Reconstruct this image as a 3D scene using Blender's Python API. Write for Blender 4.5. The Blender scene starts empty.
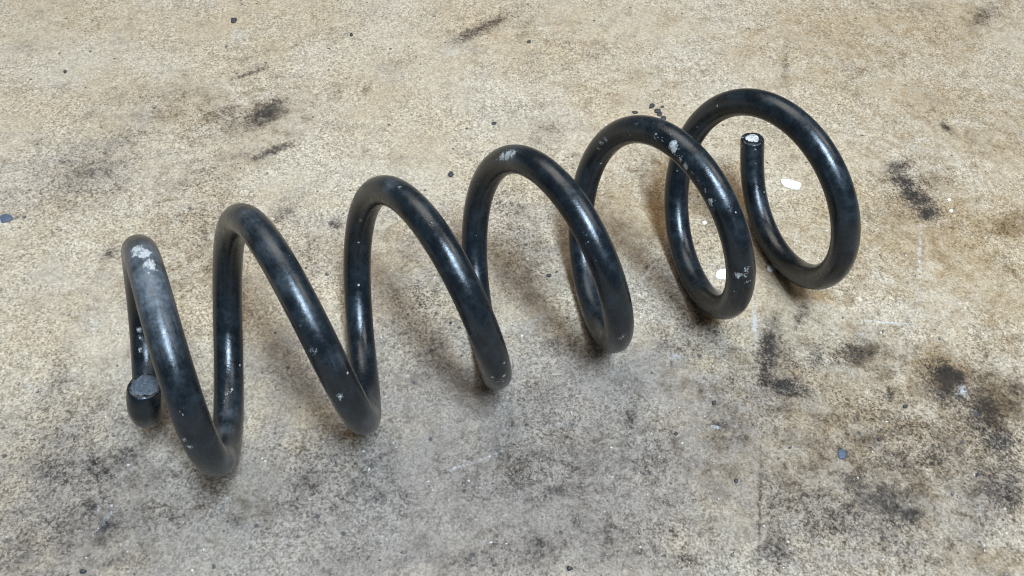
import bpy, math, random
import numpy as np
from mathutils import Vector, Matrix

rng = np.random.default_rng(11)
random.seed(11)
scene = bpy.context.scene
col = scene.collection
MM = 0.001

# ------------------------------------------------------------------ camera
F_PX, PITCH, ROLL, CAM_H = 855.597, 0.85364, 0.08754, 350.589      # focal length in pixels, radians, mm
CE, SE = math.cos(PITCH), math.sin(PITCH)
FW = np.array([0, CE, -SE]); UP0 = np.array([0, SE, CE]); RT0 = np.array([1.0, 0, 0])
RT = math.cos(ROLL) * RT0 + math.sin(ROLL) * UP0
UP = math.cos(ROLL) * UP0 - math.sin(ROLL) * RT0
CAM = np.array([0, 0, CAM_H])

cam_data = bpy.data.cameras.new('camera')
cam_data.sensor_width = 36.0
cam_data.lens = 36.0 * F_PX / 1024.0
cam_data.clip_start = 0.01
cam_data.clip_end = 50
cam_data.dof.use_dof = True
cam_data.dof.focus_distance = 0.43
cam_data.dof.aperture_fstop = 28
cam = bpy.data.objects.new('camera', cam_data)
col.objects.link(cam)
m = Matrix(((RT[0], UP[0], -FW[0], 0), (RT[1], UP[1], -FW[1], 0), (RT[2], UP[2], -FW[2], CAM_H * MM), (0, 0, 0, 1)))
cam.matrix_world = m
scene.camera = cam

# ------------------------------------------------------------------ world, lamps, exposure
world = bpy.data.worlds.new('World')
scene.world = world
world.use_nodes = True
bg = world.node_tree.nodes['Background']
bg.inputs['Color'].default_value = (0.80, 0.90, 1.0, 1)
bg.inputs['Strength'].default_value = 0.11

def area(name, loc, target, sx, sy, power, color):
    d = bpy.data.lights.new(name, 'AREA')
    d.shape = 'RECTANGLE'; d.size = sx; d.size_y = sy; d.energy = power; d.color = color
    o = bpy.data.objects.new(name, d); col.objects.link(o)
    o.location = loc
    o.rotation_euler = (Vector(target) - Vector(loc)).to_track_quat('-Z', 'Y').to_euler()
    return o
# daylight from the open door behind the photographer, a ceiling panel overhead to the right and an added fill brightening the far floor
area('door_daylight', (0.25, -0.26, 1.33), (0.0, 0.3, 0), 0.24, 0.56, 44, (0.60, 0.79, 1.0))
area('ceiling_panel', (0.9, 0.6, 1.5), (0.05, 0.3, 0), 0.6, 0.6, 6, (1.0, 0.95, 0.88))
area('far_fill', (-0.45, 1.35, 1.9), (-0.2, 1.0, 0), 1.6, 1.2, 22, (1.0, 0.95, 0.88))  # fill light with no real fitting, lifts the far floor

vs = scene.view_settings
vs.view_transform = 'Standard'; vs.look = 'None'; vs.exposure = 0.17; vs.gamma = 1.0
vs.use_curve_mapping = False
scene.cycles.filter_width = 1.1
scene.render.resolution_x = 1024; scene.render.resolution_y = 576

# ------------------------------------------------------------------ helpers
def project(P):                     # points in mm -> pixels and depth
    d = np.asarray(P, float) - CAM
    z = d @ FW
    return 512 + F_PX * (d @ RT) / z, 288 - F_PX * (d @ UP) / z, z

def ground(px, py, h=0.0):          # pixel -> the point of the floor it shows (mm)
    v = FW + RT * (px - 512) / F_PX + UP * (288 - py) / F_PX
    return (CAM + v * ((h - CAM_H) / v[2]))[:2]

def new_mat(name):
    mt = bpy.data.materials.new(name); mt.use_nodes = True
    nt = mt.node_tree
    return mt, nt, nt.nodes['Principled BSDF']

class N:                            # small node helper
    def __init__(s, nt): s.nt = nt
    def add(s, t, **kw):
        n = s.nt.nodes.new(t)
        for k, v in kw.items(): setattr(n, k, v)
        return n
    def link(s, a, b): s.nt.links.new(a, b)
    def set(s, sock, v):
        if isinstance(v, bpy.types.NodeSocket): s.link(v, sock)
        else: sock.default_value = v
    def math(s, op, a, b=0.0, c=0.0, clamp=False):
        n = s.add('ShaderNodeMath', operation=op, use_clamp=clamp)
        s.set(n.inputs[0], a); s.set(n.inputs[1], b)
        if op in ('MULTIPLY_ADD', 'SMOOTH_MIN'): s.set(n.inputs[2], c)
        return n.outputs[0]
    def ramp(s, v, lo, hi, a=0.0, b=1.0, smooth=True):
        n = s.add('ShaderNodeMapRange', interpolation_type='SMOOTHSTEP' if smooth else 'LINEAR')
        s.set(n.inputs[0], v)
        for i, q in enumerate((lo, hi, a, b)): n.inputs[i + 1].default_value = q
        return n.outputs[0]
    def mix(s, f, a, b, mode='MIX'):
        n = s.add('ShaderNodeMix', data_type='RGBA', blend_type=mode)
        s.set(n.inputs[0], f)
        s.set(n.inputs[6], a if isinstance(a, bpy.types.NodeSocket) else (*a, 1))
        s.set(n.inputs[7], b if isinstance(b, bpy.types.NodeSocket) else (*b, 1))
        return n.outputs[2]
    def noise(s, vec, scale, detail=4, rough=0.6, dist=0.0):
        n = s.add('ShaderNodeTexNoise')
        s.link(vec, n.inputs['Vector'])
        n.inputs['Scale'].default_value = scale; n.inputs['Detail'].default_value = detail
        n.inputs['Roughness'].default_value = rough; n.inputs['Distortion'].default_value = dist
        return n.outputs['Fac']
    def voro(s, vec, scale, feature='F1', out='Distance', rnd=1.0):
        n = s.add('ShaderNodeTexVoronoi', feature=feature)
        s.link(vec, n.inputs['Vector'])
        n.inputs['Scale'].default_value = scale; n.inputs['Randomness'].default_value = rnd
        return n.outputs[out]
    def mapping(s, vec, rot=(0, 0, 0), scale=(1, 1, 1), loc=(0, 0, 0)):
        n = s.add('ShaderNodeMapping')
        s.link(vec, n.inputs[0])
        n.inputs['Rotation'].default_value = rot; n.inputs['Scale'].default_value = scale; n.inputs['Location'].default_value = loc
        return n.outputs[0]
    def attr(s, name, out='Fac'):
        return s.add('ShaderNodeAttribute', attribute_name=name).outputs[out]
    def bump(s, h, dist, strength=1.0, normal=None):
        n = s.add('ShaderNodeBump')
        n.inputs['Strength'].default_value = strength; n.inputs['Distance'].default_value = dist
        s.link(h, n.inputs['Height'])
        if normal is not None: s.link(normal, n.inputs['Normal'])
        return n.outputs[0]

def grid_mesh(name, V, nu, nv, close_u=False, uv=None):
    """quads over a (nv rows) x (nu columns) sheet of vertices, written with foreach_set"""
    me = bpy.data.meshes.new(name)
    V = np.asarray(V, np.float32)
    cu = nu if close_u else nu - 1
    r, c = np.meshgrid(np.arange(nv - 1), np.arange(cu), indexing='ij')
    c2 = (c + 1) % nu
    Q = np.stack([r * nu + c, r * nu + c2, (r + 1) * nu + c2, (r + 1) * nu + c], -1).reshape(-1, 4)
    nf = len(Q)
    me.vertices.add(len(V)); me.vertices.foreach_set('co', V.ravel())
    me.loops.add(nf * 4); me.loops.foreach_set('vertex_index', Q.ravel().astype(np.int32))
    me.polygons.add(nf); me.polygons.foreach_set('loop_start', np.arange(nf, dtype=np.int32) * 4)
    me.polygons.foreach_set('use_smooth', np.ones(nf, bool))
    me.update(calc_edges=True)
    if uv is not None:
        lay = me.uv_layers.new(name='UVMap')
        lay.data.foreach_set('uv', uv.astype(np.float32).ravel())
    return me, Q

def attribute(me, name, vals):
    a = me.attributes.new(name, 'FLOAT', 'POINT')
    a.data.foreach_set('value', np.asarray(vals, np.float32))

# ------------------------------------------------------------------ floor
def axis(lo, hi, step, out_lo, out_hi):
    a = np.arange(lo, hi + step / 2, step)
    left = lo - np.geomspace(step, lo - out_lo, 28)[::-1]
    right = hi + np.geomspace(step, out_hi - hi, 28)
    return np.concatenate([left, a, right])
gx = axis(-480, 520, 1.25, -2500, 2500)
gy = axis(55, 830, 1.25, -1500, 3200)
X, Y = np.meshgrid(gx, gy)
GX, GY = X.ravel(), Y.ravel()

def blob_field(table):
    """soft patches: (x, y, rx, ry, rotation, strength) given where the photo shows them, laid out as ellipses on the floor"""
    out = np.zeros(len(GX))
    for (px, py, rx, ry, rot, st) in table:
        a = math.radians(rot); c0 = ground(px, py)
        u = ground(px + rx * math.cos(a), py + rx * math.sin(a)) - c0
        v = ground(px - ry * math.sin(a), py + ry * math.cos(a)) - c0
        M = np.linalg.inv(np.array([u, v]).T)
        ext = 2.6 * (np.abs(u) + np.abs(v))
        sel = np.where((np.abs(GX - c0[0]) < ext[0]) & (np.abs(GY - c0[1]) < ext[1]))[0]
        q = M @ np.stack([GX[sel] - c0[0], GY[sel] - c0[1]])
        out[sel] = np.maximum(out[sel], st * np.exp(-0.62 * (q ** 2).sum(0)))
    return out

oil = [  # black and blue-black oily dirt, and one painted shadow band between coils
    (266, 114, 24, 11, -25, .62), (232, 112, 36, 8, 5, .35), (180, 108, 30, 14, -15, .25), (272, 151, 22, 4, -22, .6),
    (250, 152, 45, 6, -15, .3), (84, 180, 42, 18, -22, .36), (100, 172, 16, 9, -20, .35), (480, 29, 34, 6, -27, .5),
    (248, 74, 18, 2, -20, .5), (150, 100, 22, 16, 0, .22), (112, 252, 13, 7, -20, .32), (336, 224, 6, 6, 0, .5),
    (365, 150, 4, 3, 0, .4), (365, 90, 3, 6, 0, .4), (200, 225, 8, 30, 20, .22), (190, 260, 6, 40, 12, .22),
    (285, 215, 18, 4, -40, .35), (440, 378, 40, 12, 45, .2), (500, 205, 14, 9, 0, .35),  # the long diagonal patch is a coil's cast shadow, painted
    (515, 215, 12, 10, 0, .35), (548, 130, 14, 9, 30, .3), (540, 395, 28, 12, 0, .22), (560, 345, 16, 10, 0, .25),
    (526, 300, 16, 9, 0, .28), (898, 168, 13, 9, 0, .55), (906, 184, 20, 10, 35, .6), (918, 199, 19, 10, 35, .72),
    (929, 213, 10, 8, 0, .8), (926, 204, 4, 10, 20, .4), (946, 128, 8, 3, 40, .5), (985, 16, 15, 9, -35, .42),
    (771, 352, 7, 24, 6, .68), (786, 385, 15, 9, 10, .72), (764, 378, 7, 14, 0, .5), (799, 318, 6, 16, 25, .45),
    (950, 377, 16, 9, 25, .95), (944, 390, 30, 18, 20, .6), (985, 415, 18, 30, -25, .6), (1000, 440, 16, 22, -10, .6),
    (884, 500, 34, 18, 35, .6), (858, 486, 22, 14, 0, .55), (905, 515, 22, 14, 0, .55), (817, 358, 9, 15, 10, .45),
    (870, 350, 15, 8, 0, .45), (889, 395, 12, 10, -30, .4), (843, 455, 7, 6, 0, .6), (1012, 485, 12, 30, 0, .5),
    (935, 450, 22, 18, 0, .45), (800, 490, 28, 24, 0, .34), (775, 545, 14, 30, 0, .42), (720, 425, 12, 6, 0, .5),
    (740, 440, 12, 8, 0, .4), (556, 490, 14, 7, -10, .5), (578, 522, 12, 12, 0, .4), (610, 540, 14, 30, 0, .45),
    (628, 430, 8, 60, 12, .36), (600, 470, 30, 16, 0, .3), (475, 440, 24, 18, 0, .25), (540, 550, 30, 20, 0, .4),
    (60, 470, 26, 34, -40, .36), (95, 470, 12, 40, -55, .42), (110, 525, 14, 26, 40, .46), (70, 545, 26, 14, -30, .35),
    (90, 505, 10, 8, 0, .5), (205, 490, 24, 10, -10, .34), (120, 455, 22, 14, 0, .32), (60, 375, 12, 20, 20, .22),
    (130, 560, 30, 14, 0, .3), (360, 470, 30, 20, 0, .2), (300, 500, 30, 26, 0, .22), (380, 497, 8, 6, 0, .45),
    (235, 520, 12, 8, 0, .4), (905, 565, 12, 10, 0, .4), (660, 500, 30, 14, 0, .25), (690, 560, 30, 12, 0, .32),
    (700, 330, 12, 20, 0, .25), (730, 380, 10, 14, 0, .25), (470, 560, 30, 14, 0, .3), (350, 560, 40, 14, 0, .25),
    (940, 560, 25, 10, 0, .3), (1015, 400, 12, 12, 0, .4), (785, 60, 3, 22, 5, .3), (775, 100, 2, 26, 3, .25),
    (600, 60, 14, 8, 0, .14), (400, 60, 26, 14, 0, .12), (860, 70, 18, 10, 0, .14), (20, 215, 10, 4, -10, .3),
    (35, 300, 20, 10, -20, .18), (310, 250, 14, 22, 20, .25), (310, 330, 12, 20, 0, .2), (560, 240, 10, 20, 0, .2),
]
rust_shade = [  # yellow-brown oil and rusty tints, plus painted shadow beside and beneath the coils
    (940, 375, 38, 32, 10, .7), (995, 405, 30, 26, 0, .75), (865, 355, 40, 24, 0, .55), (840, 345, 26, 26, 0, .4),
    (1008, 225, 24, 16, 0, .7), (900, 300, 60, 40, 0, .3), (920, 480, 60, 40, 0, .4), (800, 420, 60, 50, 0, .4),
    (660, 195, 14, 44, 10, .7), (738, 190, 12, 40, 5, .6), (720, 300, 30, 14, 20, .35), (815, 296, 20, 8, 0, .7),  # tall narrow patches: soft coil shadow painted left of the back runs
    (712, 318, 14, 5, 0, .6), (355, 434, 12, 5, 0, .55), (210, 484, 12, 6, 0, .35), (620, 200, 30, 40, 0, .4),  # small flat patches: contact shade painted under the bends, with a yellow tint
    (700, 200, 30, 60, 0, .35), (520, 260, 22, 50, 0, .3), (400, 240, 22, 50, 0, .25), (575, 262, 8, 26, 0, .5),  # the narrow last patch is painted shadow beside a back run
    (880, 40, 160, 50, 0, .35), (950, 120, 120, 90, 0, .35), (560, 40, 120, 50, 0, .2), (250, 110, 90, 26, 0, .3),
    (180, 250, 60, 60, 0, .25), (700, 20, 60, 20, 0, .2), (1000, 330, 40, 40, 0, .4), (230, 500, 40, 20, 0, .25),
    (80, 30, 40, 12, 0, .2), (660, 80, 40, 20, 0, .25), (865, 245, 40, 20, 0, .25), (510, 465, 12, 6, 0, .3),
    (165, 430, 20, 16, 0, .25), (985, 560, 40, 22, 0, .4), (750, 230, 50, 50, 0, .3), (930, 240, 150, 100, 0, .42), (880, 420, 170, 110, 0, .42), (640, 210, 60, 60, 0, .35),
]
pale = [  # chalky scrapes and worn patches
    (962, 391, 8, 7, 0, .55), (755, 322, 4, 26, -4, .55), (750, 350, 5, 16, 0, .35), (240, 35, 12, 8, 0, .45),
    (450, 52, 12, 6, 0, .45), (892, 323, 42, 1.5, 5, .65), (490, 456, 26, 1.6, -25, .55), (462, 466, 18, 1.6, -18, .6),
    (648, 272, 14, 1.5, -52, .7), (920, 255, 2.5, 42, 2, .55), (920, 300, 2.5, 20, 0, .4), (675, 357, 10, 4, 20, .55),
    (860, 335, 5, 6, 0, .5), (280, 340, 3, 10, 10, .4), (95, 325, 6, 10, 0, .45), (30, 385, 10, 6, 0, .4),
    (600, 265, 2, 8, 0, .4), (845, 370, 16, 14, 0, .3), (560, 425, 24, 4, -8, .35), (540, 318, 18, 2, -30, .5),
    (520, 330, 14, 2, -10, .45), (505, 325, 2.5, 16, 5, .4), (716, 427, 6, 2, 10, .7), (700, 375, 20, 10, 0, .25),
    (795, 240, 3, 18, 5, .4), (920, 120, 16, 2, 5, .35), (612, 80, 8, 4, -30, .35), (300, 65, 10, 6, 0, .3),
    (106, 520, 3, 22, 40, .5), (98, 510, 2, 20, 42, .5), (425, 275, 14, 1.6, -40, .4), (430, 300, 14, 1.6, -35, .35),
]
oil += [(250, 118, 60, 22, -12, .30), (170, 105, 60, 24, -10, .24), (85, 178, 60, 26, -20, .30), (225, 165, 70, 16, -25, .26), (200, 240, 40, 60, 15, .22),
        (60, 440, 80, 40, -25, .26), (90, 520, 110, 44, -15, .28), (330, 470, 120, 50, -10, .20), (560, 470, 150, 70, -5, .26), (600, 540, 120, 40, 0, .28),
        (520, 230, 40, 50, 0, .24), (425, 300, 60, 60, 30, .24), (700, 440, 70, 50, 0, .24), (800, 480, 70, 60, 0, .30), (900, 450, 110, 70, 10, .36),
        (870, 360, 60, 30, 0, .30), (980, 410, 60, 60, 0, .42), (880, 500, 60, 46, 20, .46), (780, 365, 26, 40, 0, .36), (915, 192, 36, 30, 35, .32),
        (690, 340, 40, 30, 0, .24), (960, 540, 70, 40, 0, .26), (545, 128, 26, 22, 0, .22), (140, 130, 40, 20, -15, .2), (1000, 470, 40, 60, 0, .38), (770, 352, 12, 34, 6, .62), (786, 386, 22, 13, 10, .6), (948, 384, 34, 20, 30, .62), (985, 412, 26, 36, -25, .66), (880, 498, 50, 30, 30, .5), (850, 478, 24, 14, 20, .5),
        (1008, 225, 18, 12, 0, .3), (860, 352, 30, 14, 0, .5), (840, 520, 50, 30, 0, .36), (1010, 400, 20, 30, 0, .5), (940, 450, 40, 30, 0, .42), (820, 420, 30, 16, 0, .3)]
grey = [  # walked-in grey dust, thickest on the near half and on towards the viewer
    (500, 760, 900, 230, 0, 1.0), (500, 1000, 1400, 200, 0, 1.0),  # out of view, added to darken the floor mirrored in the wire
    (450, 500, 330, 110, -6, .95), (100, 500, 160, 110, -10, .7), (560, 400, 170, 80, -8, .85), (420, 400, 100, 70, 0, .7),
    (700, 420, 120, 80, 0, .7), (800, 540, 160, 70, 0, .6), (300, 380, 80, 60, 0, .55), (540, 260, 60, 60, 0, .45),
    (430, 250, 70, 60, 0, .4), (70, 160, 60, 30, -20, .35), (160, 380, 50, 60, 0, .4), (0, 560, 160, 90, 0, .6),
    (980, 500, 80, 60, 0, .5), (660, 300, 60, 50, 0, .5), (300, 240, 50, 50, 0, .35), (80, 300, 80, 50, 0, .25),
]
seams = [(760, 500, 1.6, 90, 1, .55), (930, 540, 1.2, 60, 2, .3)]

fl_me, _ = grid_mesh('floor', np.stack([GX, GY, np.zeros_like(GX)], -1) * MM, len(gx), len(gy))
attribute(fl_me, 'oil', np.maximum(blob_field(oil), blob_field(seams)))
attribute(fl_me, 'rust_shade', blob_field(rust_shade))
attribute(fl_me, 'pale', blob_field(pale))
attribute(fl_me, 'dust', blob_field(grey))
floor = bpy.data.objects.new('floor', fl_me); col.objects.link(floor)
floor['kind'] = 'structure'
floor['label'] = 'stained beige workshop floor with fine grain and oily smudges'

mt, nt, bs = new_mat('gritty_floor'); n = N(nt)
geo = n.add('ShaderNodeNewGeometry')
P = n.mapping(geo.outputs['Position'], scale=(1000, 1000, 1000))          # millimetres
wob = n.add('ShaderNodeTexNoise'); n.link(P, wob.inputs['Vector']); wob.inputs['Scale'].default_value = 0.35; wob.inputs['Detail'].default_value = 2
wv = n.add('ShaderNodeVectorMath', operation='MULTIPLY_ADD')
n.link(wob.outputs['Color'], wv.inputs[0]); wv.inputs[1].default_value = (0.9, 0.9, 0); n.link(P, wv.inputs[2])
PW = wv.outputs[0]
def chips(rot, sc, st):
    q = n.mapping(PW, rot=(0, 0, rot), scale=(sc, sc * st, 0))
    vn = n.add('ShaderNodeTexVoronoi'); n.link(q, vn.inputs['Vector']); vn.inputs['Scale'].default_value = 1.0
    sep = n.add('ShaderNodeSeparateColor'); n.link(vn.outputs['Color'], sep.inputs[0])
    return sep.outputs[0], sep.outputs[1], vn.outputs['Distance']
c1, d1, e1 = chips(1.45, 0.70, 1.5)
c2, d2, e2 = chips(2.1, 0.78, 1.5)
c3, d3, e3 = chips(1.57, 1.25, 0.8)
sel = n.ramp(n.noise(P, 0.28, 2), 0.47, 0.53)
chip = n.math('ADD', n.math('MULTIPLY', c1, n.math('SUBTRACT', 1.0, sel)), n.math('MULTIPLY', c2, sel))
grain = n.math('ADD', n.math('MULTIPLY', chip, 0.5), n.math('MULTIPLY', c3, 0.5))           # 0..1, mean .5
fine = n.noise(P, 1.7, 4, 0.8)
big = n.noise(P, 0.012, 6, 0.62)
mid = n.noise(P, 0.05, 6, 0.68)
mid2 = n.noise(n.mapping(P, loc=(300, 90, 0)), 0.09, 7, 0.72, 0.6)
med = n.noise(n.mapping(P, loc=(11, 45, 3)), 0.45, 6, 0.78)
grain = n.math('ADD', n.math('MULTIPLY', grain, 0.62), n.math('ADD', n.math('MULTIPLY', med, 0.38), 0.0))
worn = n.ramp(n.noise(n.mapping(P, loc=(140, -45, 9)), 0.022, 5, 0.65), 0.36, 0.62)          # smooth rubbed areas against open grain
grain = n.math('ADD', n.math('MULTIPLY', n.math('SUBTRACT', grain, 0.5), n.ramp(worn, 0, 1, 0.50, 1.0)), 0.5)
base = n.mix(n.ramp(grain, 0.2, 0.8), (0.215, 0.164, 0.108), (0.67, 0.55, 0.41))
base = n.mix(n.ramp(big, 0.35, 0.65, 0, 0.8), base, n.mix(1.0, base, (0.90, 0.83, 0.71), 'MULTIPLY'))
base = n.mix(n.ramp(n.noise(n.mapping(P, loc=(-9, 77, 1)), 0.035, 7, 0.7, 0.5), 0.50, 0.72, 0, 0.75), base, n.mix(1.0, base, (0.74, 0.76, 0.80), 'MULTIPLY'))
base = n.mix(n.math('MULTIPLY', n.ramp(fine, 0.42, 0.30, 0, 0.7), n.ramp(worn, 0, 1, 0.4, 1.0)), base, (0.13, 0.11, 0.085))   # pits
# dust: greyer and more contrasty
dA = n.math('ADD', n.attr('dust'), n.math('MULTIPLY', n.math('SUBTRACT', mid, 0.5), 1.3))
dmask = n.ramp(dA, 0.05, 0.85)
greyc = n.mix(n.ramp(n.math('ADD', n.math('MULTIPLY', grain, .75), n.math('MULTIPLY', fine, .35)), 0.25, 0.85), (0.070, 0.057, 0.049), (0.355, 0.297, 0.254))
base = n.mix(n.math('MULTIPLY', dmask, 0.80), base, greyc)
# rusty tints, old oil and painted coil shadow
rA = n.math('ADD', n.attr('rust_shade'), n.math('MULTIPLY', n.math('SUBTRACT', mid2, 0.5), 1.5))
base = n.mix(n.ramp(rA, 0.02, 0.80, 0, 1.0), base, n.mix(1.0, base, (0.62, 0.51, 0.345), 'MULTIPLY'))
# smudging everywhere, heavier where dust was walked in
mid3 = n.noise(n.mapping(P, loc=(-70, 410, 5)), 0.030, 8, 0.70, 0.8)
smu = n.math('ADD', n.math('ADD', n.math('MULTIPLY', mid3, 0.6), n.math('MULTIPLY', mid2, 0.4)), n.math('MULTIPLY', n.attr('dust'), 0.045))
base = n.mix(n.ramp(smu, 0.50, 0.72, 0, 0.85), base, n.mix(1.0, base, (0.50, 0.475, 0.47), 'MULTIPLY'))
# oil: a faded soaked rim, a denser core that sits in the gaps first
rag = n.math('ADD', n.math('MULTIPLY', n.math('SUBTRACT', mid2, 0.5), 0.95), n.math('MULTIPLY', n.math('SUBTRACT', n.noise(P, 0.30, 6, 0.78), 0.5), 0.85))
oR = n.math('ADD', n.attr('oil'), n.math('MULTIPLY', rag, 0.45))
base = n.mix(n.math('MULTIPLY', n.ramp(oR, 0.0, 0.5, 0, 0.85), n.ramp(n.attr('oil'), 0.0, 0.12)), base, n.mix(1.0, base, (0.56, 0.53, 0.52), 'MULTIPLY'))
oA = n.math('ADD', n.math('ADD', n.attr('oil'), rag), n.math('MULTIPLY', n.math('SUBTRACT', 0.5, grain), 0.65))
omask = n.math('MULTIPLY', n.ramp(oA, 0.20, 0.70), n.ramp(n.attr('oil'), 0.03, 0.2))
base = n.mix(n.math('MULTIPLY', omask, 0.95), base, n.mix(1.0, base, (0.13, 0.133, 0.165), 'MULTIPLY'))
# chalky scrapes
pA = n.math('ADD', n.attr('pale'), n.math('ADD', n.math('MULTIPLY', n.math('SUBTRACT', fine, 0.5), 1.1), n.math('MULTIPLY', n.math('SUBTRACT', med, 0.5), 1.4)))
base = n.mix(n.ramp(pA, 0.28, 0.85, 0, 0.7), base, (0.62, 0.61, 0.60))
# specks: dark grit and pale flecks
sv = n.add('ShaderNodeTexVoronoi'); n.link(PW, sv.inputs['Vector']); sv.inputs['Scale'].default_value = 0.16
ss = n.add('ShaderNodeSeparateColor'); n.link(sv.outputs['Color'], ss.inputs[0])
rad = n.math('MULTIPLY', n.math('POWER', ss.outputs[0], 7.0), 0.20)
dk = n.ramp(n.math('SUBTRACT', sv.outputs['Distance'], rad), 0.03, -0.03)
base = n.mix(n.math('MULTIPLY', dk, 0.85), base, (0.06, 0.056, 0.055))
sv2 = n.add('ShaderNodeTexVoronoi'); n.link(n.mapping(PW, rot=(0, 0, .7), scale=(1, 1.2, 1), loc=(31, 7, 0)), sv2.inputs['Vector']); sv2.inputs['Scale'].default_value = 0.22
ss2 = n.add('ShaderNodeSeparateColor'); n.link(sv2.outputs['Color'], ss2.inputs[0])
rad2 = n.math('MULTIPLY', n.math('POWER', ss2.outputs[1], 12.0), 0.17)
pk = n.ramp(n.math('SUBTRACT', sv2.outputs['Distance'], rad2), 0.03, -0.03)
base = n.mix(n.math('MULTIPLY', pk, 0.55), base, (0.78, 0.77, 0.74))
n.link(base, bs.inputs['Base Color'])
n.link(n.ramp(omask, 0, 1, 0.78, 0.48), bs.inputs['Roughness'])
bs.inputs['Specular IOR Level'].default_value = 0.35
h = n.math('ADD', n.math('MULTIPLY', grain, 0.6), n.math('MULTIPLY', fine, 0.8))
h = n.math('SUBTRACT', h, n.math('MULTIPLY', e3, 0.35))
n.link(n.bump(h, 0.00065, 1.0), bs.inputs['Normal'])
fl_me.materials.append(mt)

# ------------------------------------------------------------------ coil spring: centre line
# coil radius (mm) and advance per turn (mm) at stations of the winding angle (degrees, 0 = topmost)
KN = np.array(list(range(-264, 380, 46)) [:14] + list(range(440, 2070, 90)) + [2070.0])
RAD = np.array([7.58, 16.79, 31.0, 40.45, 46.31, 46.81, 47.05, 47.02, 46.55, 46.22, 46.52, 47.57, 48.88, 49.7, 49.24, 47.99, 47.23,
                47.06, 47.36, 47.77, 48.04, 47.78, 47.45, 47.79, 48.3, 48.33, 48.73, 49.1, 49.17, 48.82, 49.02, 50.0, 52.19, 63.19])
ADV = np.array([-36.93, -21.57, 7.21, 55.11, 56.23, 36.69, 9.54, 2.13, 19.84, 46.01, 67.59, 74.99, 69.29, 60.95, 60.7, 63.52, 60.66,
                61.58, 65.78, 63.86, 56.1, 57.44, 65.34, 66.6, 63.44, 62.3, 58.26, 57.11, 59.86, 61.73, 55.4, 42.02, 25.19, 10.95])
X0, Y0, YAW, ZA, TILT = -136.62629, 205.36095, 0.46165, 52.58423, 0.01271
RW = 6.7
TH = np.arange(-320, 2070, 3.0)
gk = np.exp(-.5 * (np.arange(-12, 13) * 3 / 13.) ** 2); gk /= gk.sum()
def smooth(v): return np.convolve(np.pad(v, 12, mode='edge'), gk, 'valid')
rr = smooth(np.interp(TH, KN, RAD)); aa = smooth(np.interp(TH, KN, ADV))
ss_ = np.cumsum(aa) * 3 / 360; ss_ -= ss_[np.argmin(abs(TH))]
t = np.radians(TH)
C = np.array([X0, Y0, 0]) + np.outer(ss_, [math.cos(YAW), math.sin(YAW), 0]) + np.outer(rr * np.sin(t), [math.sin(YAW), -math.cos(YAW), 0])
C[:, 2] = ZA + TILT * ss_ + rr * np.cos(t)
# every turn rests on the floor
kb, zb = [], []
for k in range(6):
    s_ = np.where(abs(TH - (k * 360 + 180)) < 60)[0]; i = s_[np.argmin(C[s_, 2])]
    kb.append(TH[i]); zb.append(RW + 0.02 - C[i, 2])
C[:, 2] += np.interp(TH, kb, zb)
T0, T1 = -257.0, 2055.0
NR = 1700
tt = np.linspace(T0, T1, NR)
def cubic(x, xs, ys):               # Catmull-Rom through the stations
    i = np.clip(np.searchsorted(xs, x) - 1, 1, len(xs) - 3); u = ((x - xs[i]) / (xs[i + 1] - xs[i]))[:, None]
    a, b, c, d = ys[i - 1], ys[i], ys[i + 1], ys[i + 2]
    return b + 0.5 * u * (c - a + u * (2 * a - 5 * b + 4 * c - d + u * (3 * (b - c) + d - a)))
CL = cubic(tt, TH, C)
arc = np.concatenate([[0], np.cumsum(np.linalg.norm(np.diff(CL, axis=0), axis=1))])
u = np.linspace(0, arc[-1], NR)
CL = np.stack([np.interp(u, arc, CL[:, i]) for i in range(3)], 1)
TA = np.gradient(CL, axis=0); TA /= np.linalg.norm(TA, axis=1)[:, None]
# rotation-minimising frame
NA = np.zeros_like(CL)
v0 = np.cross(TA[0], [0, 0, 1.0]); NA[0] = v0 / np.linalg.norm(v0)
for i in range(1, NR):
    v = NA[i - 1] - TA[i] * (NA[i - 1] @ TA[i]); NA[i] = v / np.linalg.norm(v)
BA = np.cross(TA, NA)

# ------------------------------------------------------------------ coil spring: wire
NS = 40
ph = np.linspace(0, 2 * math.pi, NS, endpoint=False)
rows_c, rows_r = [], []
def prof(i, sgn, edge):             # rounded rim at a cut end
    out = []
    for q in np.linspace(0, 1, 6):
        out.append((CL[i] + sgn * TA[i] * edge * math.sin(q * math.pi / 2), RW - edge * (1 - math.cos(q * math.pi / 2)), i))
    return out
def closing(i, sgn, edge):
    return [(CL[i] + sgn * TA[i] * edge * 0.98, (RW - edge) * k, i) for k in (0.85, 0.6, 0.3, 0.02)]
rows = [(c, r, i) for c, r, i in reversed(prof(0, -1, 0.9) + closing(0, -1, 0.9))]
rows += [(CL[i], RW, i) for i in range(1, NR - 1)]
rows += prof(NR - 1, 1, 1.2) + closing(NR - 1, 1, 1.2)
nr = len(rows)
RC = np.array([r[0] for r in rows]); RR = np.array([r[1] for r in rows]); RI = np.array([r[2] for r in rows])
dirs = np.cos(ph)[None, :, None] * NA[RI][:, None, :] + np.sin(ph)[None, :, None] * BA[RI][:, None, :]
WV = (RC[:, None, :] + dirs * RR[:, None, None]).reshape(-1, 3)
ring_u = u[RI]
def slant_of(i, deg):               # the saw cut is not square: it leans towards the near side
    e = np.array([0, -1.0, 0.25]); e -= TA[i] * (e @ TA[i]); e /= np.linalg.norm(e)
    return e, math.tan(math.radians(deg))
SL = {0: slant_of(0, 22), NR - 1: slant_of(NR - 1, 20)}
WV = WV.reshape(nr, NS, 3)
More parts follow.
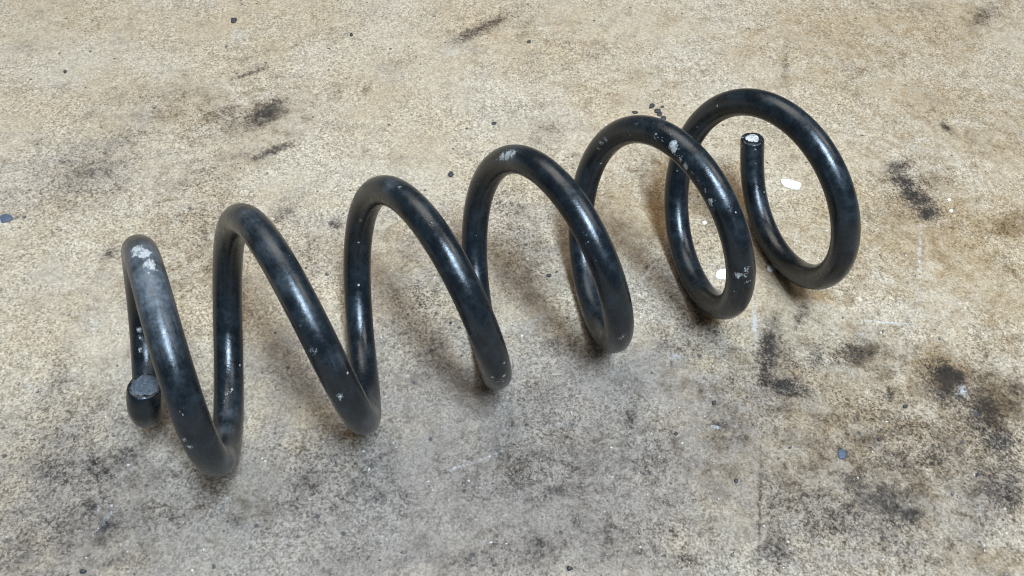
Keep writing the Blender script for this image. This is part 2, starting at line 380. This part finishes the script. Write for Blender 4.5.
for i_, sg in ((0, -1), (NR - 1, 1)):
    e_, tn = SL[i_]
    dist = abs(u[i_] - ring_u)
    w_ = np.clip(1 - dist / 14.0, 0, 1)
    off = (WV - RC[:, None, :]) @ e_
    WV = WV - sg * TA[i_] * (off * tn * w_[:, None])[:, :, None]
    burr = 0.16 * np.sin(ph * 5 + i_) + 0.12 * np.sin(ph * 11 + 1.3) + 0.10 * np.sin(ph * 17 + .4)
    nb = np.clip(1 - dist / 1.6, 0, 1)
    WV = WV + sg * TA[i_] * (nb[:, None] * burr[None])[:, :, None] * (RR[:, None] / RW)[:, :, None]
WV = WV.reshape(-1, 3)
uu, vv = np.meshgrid(ring_u, np.arange(NS + 1) / NS, indexing='ij')
w_me, Q = grid_mesh('wire', WV * MM, NS, nr, close_u=True)
uvl = np.zeros((len(Q), 4, 2)); rI, cI = np.meshgrid(np.arange(nr - 1), np.arange(NS), indexing='ij'); rI = rI.ravel(); cI = cI.ravel()
CIRC = 2 * math.pi * RW
for k, (dr, dc) in enumerate(((0, 0), (0, 1), (1, 1), (1, 0))):
    uvl[:, k, 0] = ring_u[rI + dr]; uvl[:, k, 1] = (cI + dc) / NS * CIRC
lay = w_me.uv_layers.new(name='UVMap'); lay.data.foreach_set('uv', uvl.astype(np.float32).ravel())

vx, vy, vz = project(WV)
def surface_point(px, py):
    for rad in (2.5, 4, 7, 12):
        c = np.where((vx - px) ** 2 + (vy - py) ** 2 < rad * rad)[0]
        if len(c): return WV[c[np.argmin(vz[c])]]
scuffs = [  # rubbed-through and dusty places: where the photo shows them, radius in mm, strength
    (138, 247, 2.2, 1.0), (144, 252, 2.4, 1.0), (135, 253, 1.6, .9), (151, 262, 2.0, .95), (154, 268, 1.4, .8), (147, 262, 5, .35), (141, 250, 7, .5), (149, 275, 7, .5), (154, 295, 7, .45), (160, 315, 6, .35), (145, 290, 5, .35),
    (500, 158, 1.8, .95), (506, 155, 2.2, 1.0), (512, 152, 1.8, .8), (494, 160, 1.4, .6), (506, 157, 6, .3),
    (671, 147, 2.0, 1.0), (673, 152, 1.6, .9), (655, 139, 1.6, .6), (660, 142, 1.4, .5), (678, 159, 1.6, .7), (684, 167, 1.5, .7),
    (690, 174, 1.3, .6), (697, 181, 1.2, .5), (703, 192, 1.2, .5), (709, 203, 1.8, .7), (711, 210, 1.5, .5), (600, 143, 1.8, .6),
    (605, 140, 1.4, .5), (596, 149, 1.3, .5), (738, 277, 1.6, .8), (744, 275, 1.6, .7), (748, 271, 1.4, .7), (747, 283, 2.0, .5),
    (735, 294, 1.2, .5), (638, 121, 1.6, .45), (655, 120, 1.2, .4), (583, 236, 1.2, .6), (588, 243, 1.0, .6), (594, 240, 1.0, .35),
    (229, 393, 2.6, .42), (224, 402, 3, .34), (232, 412, 4, .3), (224, 428, 4, .35), (229, 445, 4, .3), (231, 458, 5, .4),
    (214, 474, 3, .25), (373, 408, 3, .3), (370, 424, 4, .25), (338, 398, 2, .55), (500, 384, 3, .5), (505, 378, 1.2, .7),
    (620, 340, 2, .6), (624, 337, 1.4, .6), (152, 285, 7, .34), (158, 310, 7, .28), (168, 345, 7, .22), (190, 448, 1.4, .7),
    (185, 442, 1.2, .7), (180, 412, 1.6, .5), (139, 332, 1.2, .8), (140, 340, 1.0, .8), (140, 348, 1.2, .7),
    (312, 352, 1.4, .7), (300, 322, 3, .25), (262, 250, 5, .2), (282, 285, 5, .22), (390, 183, 4, .3), (398, 186, 2, .4),
    (430, 222, 1.2, .5), (360, 222, 1.2, .6), (244, 212, 4, .28), (250, 222, 5, .22), (824, 225, 1.0, .5), (836, 180, 1.0, .4),
    (758, 92, 1.2, .35), (818, 272, 1.6, .55), (826, 268, 1.6, .5), (812, 274, 1.4, .5), (698, 128, 1.8, .5), (692, 134, 1.6, .5),
    (757, 152, 1.4, .5), (756, 166, 1.2, .45), (757, 190, 1.2, .6), (128, 262, 3, .3), (470, 330, 4, .15), (340, 360, 4, .2),
]
sc = np.zeros(len(WV)); fm = np.zeros(len(WV))
for px, py, r_, st in scuffs:
    q = surface_point(px, py)
    if q is None: continue
    d2_ = ((WV - q) ** 2).sum(1) / (1.55 * r_ * r_)
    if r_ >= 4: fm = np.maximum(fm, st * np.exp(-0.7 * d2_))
    else: sc = np.maximum(sc, st * np.exp(-0.7 * d2_))
low = np.clip(1 - (WV[:, 2] - 0.0) / 4.0, 0, 1) ** 1.5 * 0.05       # floor dust picked up where the turns touch down
attribute(w_me, 'scuff', sc); attribute(w_me, 'film', np.maximum(fm, low))
end_d = np.minimum(ring_u, u[-1] - ring_u)
attribute(w_me, 'end', np.repeat(np.clip(1 - end_d / 14.0, 0, 1), NS))

mt, nt, bs = new_mat('worn_black_paint'); n = N(nt)
uvn = n.add('ShaderNodeUVMap', uv_map='UVMap')
gp = n.add('ShaderNodeNewGeometry')
P = n.mapping(gp.outputs['Position'], scale=(1000, 1000, 1000))
S = n.mapping(uvn.outputs[0], scale=(0.10, 0.9, 1))
mott = n.noise(P, 0.11, 6, 0.66, 0.4)
mot2 = n.noise(P, 0.5, 5, 0.7)
spk = n.noise(P, 1.6, 3, 0.7)
strk = n.noise(S, 1.0, 4, 0.7)
basec = n.mix(n.ramp(mott, 0.30, 0.75), (0.003, 0.0045, 0.006), (0.008, 0.013, 0.017))
film = n.math('ADD', n.math('MULTIPLY', mott, 0.55), n.math('MULTIPLY', mot2, 0.45))
basec = n.mix(n.ramp(film, 0.50, 0.70, 0, 0.55), basec, (0.022, 0.029, 0.034))
basec = n.mix(n.ramp(strk, 0.63, 0.75, 0, 0.25), basec, (0.10, 0.105, 0.105))
sA = n.math('ADD', n.attr('scuff'), n.math('MULTIPLY', n.math('SUBTRACT', spk, 0.5), 1.3))
sA = n.math('ADD', sA, n.math('MULTIPLY', n.math('SUBTRACT', mot2, 0.5), 1.3))
sA = n.math('ADD', sA, n.math('MULTIPLY', n.math('SUBTRACT', n.noise(n.mapping(uvn.outputs[0], scale=(0.35, 1.6, 1)), 1.0, 4, 0.75), 0.5), 1.3))
smask = n.math('MULTIPLY', n.ramp(sA, 0.56, 0.70), n.ramp(n.attr('scuff'), 0.03, 0.25))
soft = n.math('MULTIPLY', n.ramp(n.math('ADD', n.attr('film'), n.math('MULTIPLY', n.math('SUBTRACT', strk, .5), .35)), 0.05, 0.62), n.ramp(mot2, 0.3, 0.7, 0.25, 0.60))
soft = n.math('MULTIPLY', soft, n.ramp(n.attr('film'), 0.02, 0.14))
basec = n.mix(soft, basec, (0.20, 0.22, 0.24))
basec = n.mix(n.math('MULTIPLY', smask, 0.9), basec, n.mix(mot2, (0.20, 0.195, 0.18), (0.52, 0.51, 0.48)))
# stray paint chips
cv = n.add('ShaderNodeTexVoronoi'); n.link(P, cv.inputs['Vector']); cv.inputs['Scale'].default_value = 0.20
cs = n.add('ShaderNodeSeparateColor'); n.link(cv.outputs['Color'], cs.inputs[0])
cr = n.math('MULTIPLY', n.math('POWER', cs.outputs[0], 9.0), 0.16)
ck = n.ramp(n.math('SUBTRACT', n.math('ADD', cv.outputs['Distance'], n.math('MULTIPLY', n.math('SUBTRACT', spk, .5), .12)), cr), 0.02, -0.02)
basec = n.mix(n.math('MULTIPLY', ck, 0.8), basec, (0.34, 0.34, 0.33))
n.link(basec, bs.inputs['Base Color'])
rough = n.math('ADD', n.ramp(film, 0.36, 0.66, 0.19, 0.40), n.math('MULTIPLY', n.math('MAXIMUM', smask, soft), 0.4))
n.link(rough, bs.inputs['Roughness'])
bs.inputs['Specular IOR Level'].default_value = 0.48
hb = n.math('ADD', n.math('MULTIPLY', spk, 0.35), n.math('MULTIPLY', mot2, 0.7))
hb = n.math('SUBTRACT', hb, n.math('MULTIPLY', ck, 0.5))
n.link(n.bump(hb, 0.00022, 0.6), bs.inputs['Normal'])
w_me.materials.append(mt)

root = bpy.data.objects.new('coil_spring', None); root.empty_display_size = 0.02
col.objects.link(root)
root.location = (CL[NR // 2][0] * MM, CL[NR // 2][1] * MM, 0)
root['label'] = 'black painted steel coil spring with scuffed turns lying on the floor'
root['category'] = 'coil spring'
def child(name, me, parent, label=None):
    o = bpy.data.objects.new(name, me); col.objects.link(o)
    o.parent = parent; o.matrix_parent_inverse = Matrix.Translation(-Vector(parent.location))
    if label: o['label'] = label
    return o
child('wire', w_me, root)

# cut faces of the two wire ends: rough sawn discs
def cut_face(i, sgn, radius, edge, tone, dome, seed):
    r_ = np.random.default_rng(seed); nn, rings = 36, 7
    wob_ = 1 + 0.07 * np.sin(np.linspace(0, 2 * math.pi, nn, endpoint=False) * 3 + seed) + r_.normal(0, 0.03, nn)
    an = np.linspace(0, 2 * math.pi, nn, endpoint=False)
    V = []
    for k in range(rings + 2):
        f = min(k, rings) / rings
        rad_ = radius * (1 - f * 0.985)
        hgt = (0.0 if k == 0 else 0.42 + dome * f + 0.0) + (r_.normal(0, 0.07, nn) if k else np.zeros(nn))
        c = CL[i] + sgn * TA[i] * (edge * 0.98 - 0.1)
        for j in range(nn):
            o_ = (NA[i] * math.cos(an[j]) + BA[i] * math.sin(an[j])) * rad_ * (wob_[j] if k < 4 else 1)
            V.append(c + o_ - sgn * TA[i] * (o_ @ SL[i][0]) * SL[i][1] + sgn * TA[i] * (hgt[j] if k else 0))
    me, _ = grid_mesh('cut_face', np.array(V) * MM, nn, rings + 2, close_u=True)
    me.materials.append(tone)
    return me
def steel(name, a, b, rough):
    mt, nt, bs = new_mat(name); n = N(nt)
    g = n.add('ShaderNodeNewGeometry'); P = n.mapping(g.outputs['Position'], scale=(1000, 1000, 1000))
    v = n.noise(P, 0.9, 5, 0.75); w = n.noise(P, 0.35, 3, 0.6)
    c = n.mix(n.ramp(v, 0.33, 0.66), a, b)
    n.link(n.mix(n.ramp(w, 0.56, 0.70, 0, .7), c, (0.10, 0.085, 0.075)), bs.inputs['Base Color'])
    bs.inputs['Roughness'].default_value = rough
    n.link(n.bump(v, 0.0005, 0.8), bs.inputs['Normal'])
    return mt
child('cut_face', cut_face(NR - 1, 1, 3.9, 1.2, steel('bare_cut_steel', (0.16, 0.15, 0.14), (0.66, 0.64, 0.60), 0.55), 0.35, 3), root, 'pale bare steel cut end of the wire')
child('cut_face', cut_face(0, -1, 5.6, 0.9, steel('painted_cut_steel', (0.014, 0.020, 0.026), (0.075, 0.090, 0.105), 0.5), 0.25, 5), root, 'blue grey scratched cut end of the wire')

# ------------------------------------------------------------------ small things lying on the floor
def simple_mat(name, a, b, rough, scale=1.2):
    mt, nt, bs = new_mat(name); n = N(nt)
    g = n.add('ShaderNodeNewGeometry'); P = n.mapping(g.outputs['Position'], scale=(1000, 1000, 1000))
    v = n.noise(P, scale, 4, 0.7)
    n.link(n.mix(n.ramp(v, 0.3, 0.7), a, b), bs.inputs['Base Color']); bs.inputs['Roughness'].default_value = rough
    n.link(n.bump(v, 0.0003, 0.5), bs.inputs['Normal'])
    return mt
WHITE = simple_mat('white_flake', (0.80, 0.79, 0.76), (0.90, 0.89, 0.87), 0.6)
BLACK = simple_mat('black_crumb', (0.012, 0.012, 0.013), (0.045, 0.042, 0.04), 0.6)
BLUE = simple_mat('blue_flake', (0.035, 0.048, 0.070), (0.08, 0.10, 0.135), 0.6)

def flake(name, outline_px, thick, mat, label, cat, group=None, dome=0.25):
    """a flat chip: its outline stands on the floor, the top face is slightly crowned"""
    pts = np.array([ground(*p) for p in outline_px]); c = pts.mean(0)
    nn = len(pts) * 3
    k = np.arange(nn) / 3.0; i0 = np.floor(k).astype(int); fr = (k - i0)[:, None]; L = len(pts)
    a, b, cc, d = pts[(i0 - 1) % L], pts[i0 % L], pts[(i0 + 1) % L], pts[(i0 + 2) % L]
    ring = b + 0.4 * fr * (cc - a + fr * (2 * a - 5 * b + 4 * cc - d + fr * (3 * (b - cc) + d - a)))
    V = []
    for s, z in ((0.97, 0.02), (1.0, 0.3 * thick), (0.96, 0.85 * thick), (0.85, thick), (0.5, thick * (1 + dome)), (0.02, thick * (1 + dome * 1.3))):
        for q in ring:
            V.append((*(q - c) * s, z + (random.uniform(-.06, .06) * thick if s < .97 else 0)))
    me, _ = grid_mesh(name, np.array(V) * MM, nn, 6, close_u=True)
    me.materials.append(mat)
    o = bpy.data.objects.new(name, me); col.objects.link(o)
    o.location = (c[0] * MM, c[1] * MM, 0)
    o['label'] = label; o['category'] = cat
    if group: o['group'] = group
    return o
flake('paint_flake', [(780, 181), (784, 179.5), (792, 181.2), (800.5, 184), (801, 186), (799, 189.5), (795, 190), (786, 187.5), (783, 186)], 1.1, WHITE,
      'long white flake inside the last turn of the spring', 'flake', 'white flakes on the floor')
flake('paint_flake', [(715, 276), (717, 271.5), (721, 270), (727, 270), (729, 275), (726, 279.5), (719, 279.5), (716, 278)], 1.1, WHITE,
      'rounded white flake half hidden behind a front turn of the spring', 'flake', 'white flakes on the floor')
flake('paint_flake', [(767, 268), (769, 265.5), (774, 266), (775, 270), (772, 272), (768, 271.5)], 0.5, simple_mat('dull_flake', (0.50, 0.48, 0.46), (0.66, 0.65, 0.63), 0.7),
      'dull pale flake just outside the last turn of the spring', 'flake', 'white flakes on the floor')
flake('paint_flake', [(702, 222.5), (705, 221), (707, 223), (704.5, 225)], 0.5, WHITE,
      'tiny white flake between the last two turns of the spring', 'flake', 'white flakes on the floor')
for px, py in ((949, 200), (951, 211)):
    flake('paint_flake', [(px - 2, py), (px, py - 1.6), (px + 2, py), (px + .4, py + 1.7)], 0.5, WHITE,
          'tiny white flake beside the black oil smudge', 'flake', 'white specks beside the oil smudge')
flake('paint_flake', [(0, 217), (4, 214.5), (10, 215), (14, 219), (8, 222), (2, 223)], 0.6, BLUE,
      'dark blue flake on the clean beige floor', 'flake')
flake('paint_flake', [(838, 451), (841, 449), (846, 453), (845, 458), (840, 459), (838, 456)], 0.6, BLUE,
      'blue grey flake among the brown oil stains', 'flake')
def crumb(px, py, rx, ry, label, group=None):
    k = random.randint(5, 7)
    a0 = random.random() * 6
    pts = [(px + rx * math.cos(a0 + j * 2 * math.pi / k) * random.uniform(.6, 1.3), py + ry * math.sin(a0 + j * 2 * math.pi / k) * random.uniform(.6, 1.3)) for j in range(k)]
    return flake('dirt_crumb', pts, 0.45 * min(rx, ry), BLACK, label, 'crumb', group, 0.3)
for px, py, rx, ry in ((652, 106.5, 3.6, 2.4), (657, 111.5, 3.4, 2.4), (659.5, 114.5, 2.8, 1.8), (662, 107, 2, 1.4), (664, 118.5, 3.2, 2.2), (635, 113, 3, 1.8)):
    crumb(px, py, rx, ry, 'black crumb in the cluster just behind the fifth arch of the spring', 'black crumbs in a cluster')
crumb(233.5, 20.5, 3.6, 2.6, 'lone round black crumb on the clean pale floor')
crumb(450.5, 175, 2.6, 2.4, 'small dark crumb behind the gap between third and fourth arches')
for label, spots in (
        ('tiny dark crumb on the grimy grey floor in front of the spring', ((714, 403, 2.4, 2.2), (736, 481, 3, 2), (676, 434, 1.6, 1.6), (569, 569, 3.2, 2.6), (83, 572, 4.5, 2.6), (107, 523, 2.4, 2))),
        ('tiny dark crumb among the brown oil stains', ((905, 407, 2.6, 1.8), (879, 440, 2, 1.8), (977, 475, 2, 1.8))),
        ('tiny dark crumb under the fourth arch of the spring', ((549, 276, 2.4, 2),)),
        ('tiny dark crumb under the third arch of the spring', ((451, 323, 1.6, 1.4),)),
        ('tiny dark crumb on the clean pale floor behind the spring', ((65, 72, 2, 1.6), (351, 35, 1.6, 1.8), (494, 124, 2.6, 1.8), (529, 42, 2, 1.6)))):
    for px, py, rx, ry in spots:
        crumb(px, py, rx, ry, label, 'scattered dark crumbs' if len(spots) > 1 else None)

# loose grit: far too many and too small to count
ng = 5200
gxs = rng.uniform(-330, 400, ng); gys = rng.uniform(110, 700, ng)
size = rng.gamma(2.0, 0.11, ng) + 0.10
base_v = np.array([(1, 0, 0), (0, 1, 0), (-1, 0, 0), (0, -1, 0), (0, 0, 1), (0, 0, -0.4)], float)
tri = np.array([(0, 1, 4), (1, 2, 4), (2, 3, 4), (3, 0, 4), (1, 0, 5), (2, 1, 5), (3, 2, 5), (0, 3, 5)])
ang = rng.uniform(0, 6.283, ng); el = rng.uniform(0.7, 2.2, ng)
jit = base_v[None] * rng.uniform(.6, 1.25, (ng, 6, 1))
jx = jit[:, :, 0] * el[:, None]; jy = jit[:, :, 1]
vxg = (jx * np.cos(ang)[:, None] - jy * np.sin(ang)[:, None]) * size[:, None] + gxs[:, None]
vyg = (jx * np.sin(ang)[:, None] + jy * np.cos(ang)[:, None]) * size[:, None] + gys[:, None]
vzg = jit[:, :, 2] * size[:, None] * 0.6 + size[:, None] * 0.15
GV = np.stack([vxg, vyg, vzg], -1).reshape(-1, 3) * MM
GF = (tri[None] + 6 * np.arange(ng)[:, None, None]).reshape(-1, 3)
g_me = bpy.data.meshes.new('grit')
g_me.vertices.add(len(GV)); g_me.vertices.foreach_set('co', GV.astype(np.float32).ravel())
g_me.loops.add(len(GF) * 3); g_me.loops.foreach_set('vertex_index', GF.ravel().astype(np.int32))
g_me.polygons.add(len(GF)); g_me.polygons.foreach_set('loop_start', np.arange(len(GF), dtype=np.int32) * 3)
g_me.update(calc_edges=True)
tone = rng.random(ng); attribute(g_me, 'tone', np.repeat(tone, 6))
mt, nt, bs = new_mat('loose_grit'); n = N(nt)
cr = n.add('ShaderNodeValToRGB'); n.link(n.attr('tone'), cr.inputs[0])
cr.color_ramp.interpolation = 'CONSTANT'
el_ = cr.color_ramp.elements
el_[0].position = 0; el_[0].color = (0.05, 0.047, 0.045, 1)
el_[1].position = 0.22; el_[1].color = (0.16, 0.14, 0.115, 1)
for pos, c in ((0.45, (0.30, 0.26, 0.20, 1)), (0.72, (0.46, 0.41, 0.34, 1)), (0.97, (0.70, 0.68, 0.64, 1))):
    e = el_.new(pos); e.color = c
n.link(cr.outputs[0], bs.inputs['Base Color']); bs.inputs['Roughness'].default_value = 0.8
g_me.materials.append(mt)
grit = bpy.data.objects.new('grit', g_me); col.objects.link(grit)
grit['kind'] = 'stuff'; grit['label'] = 'fine loose grit scattered over the beige floor'; grit['category'] = 'grit'
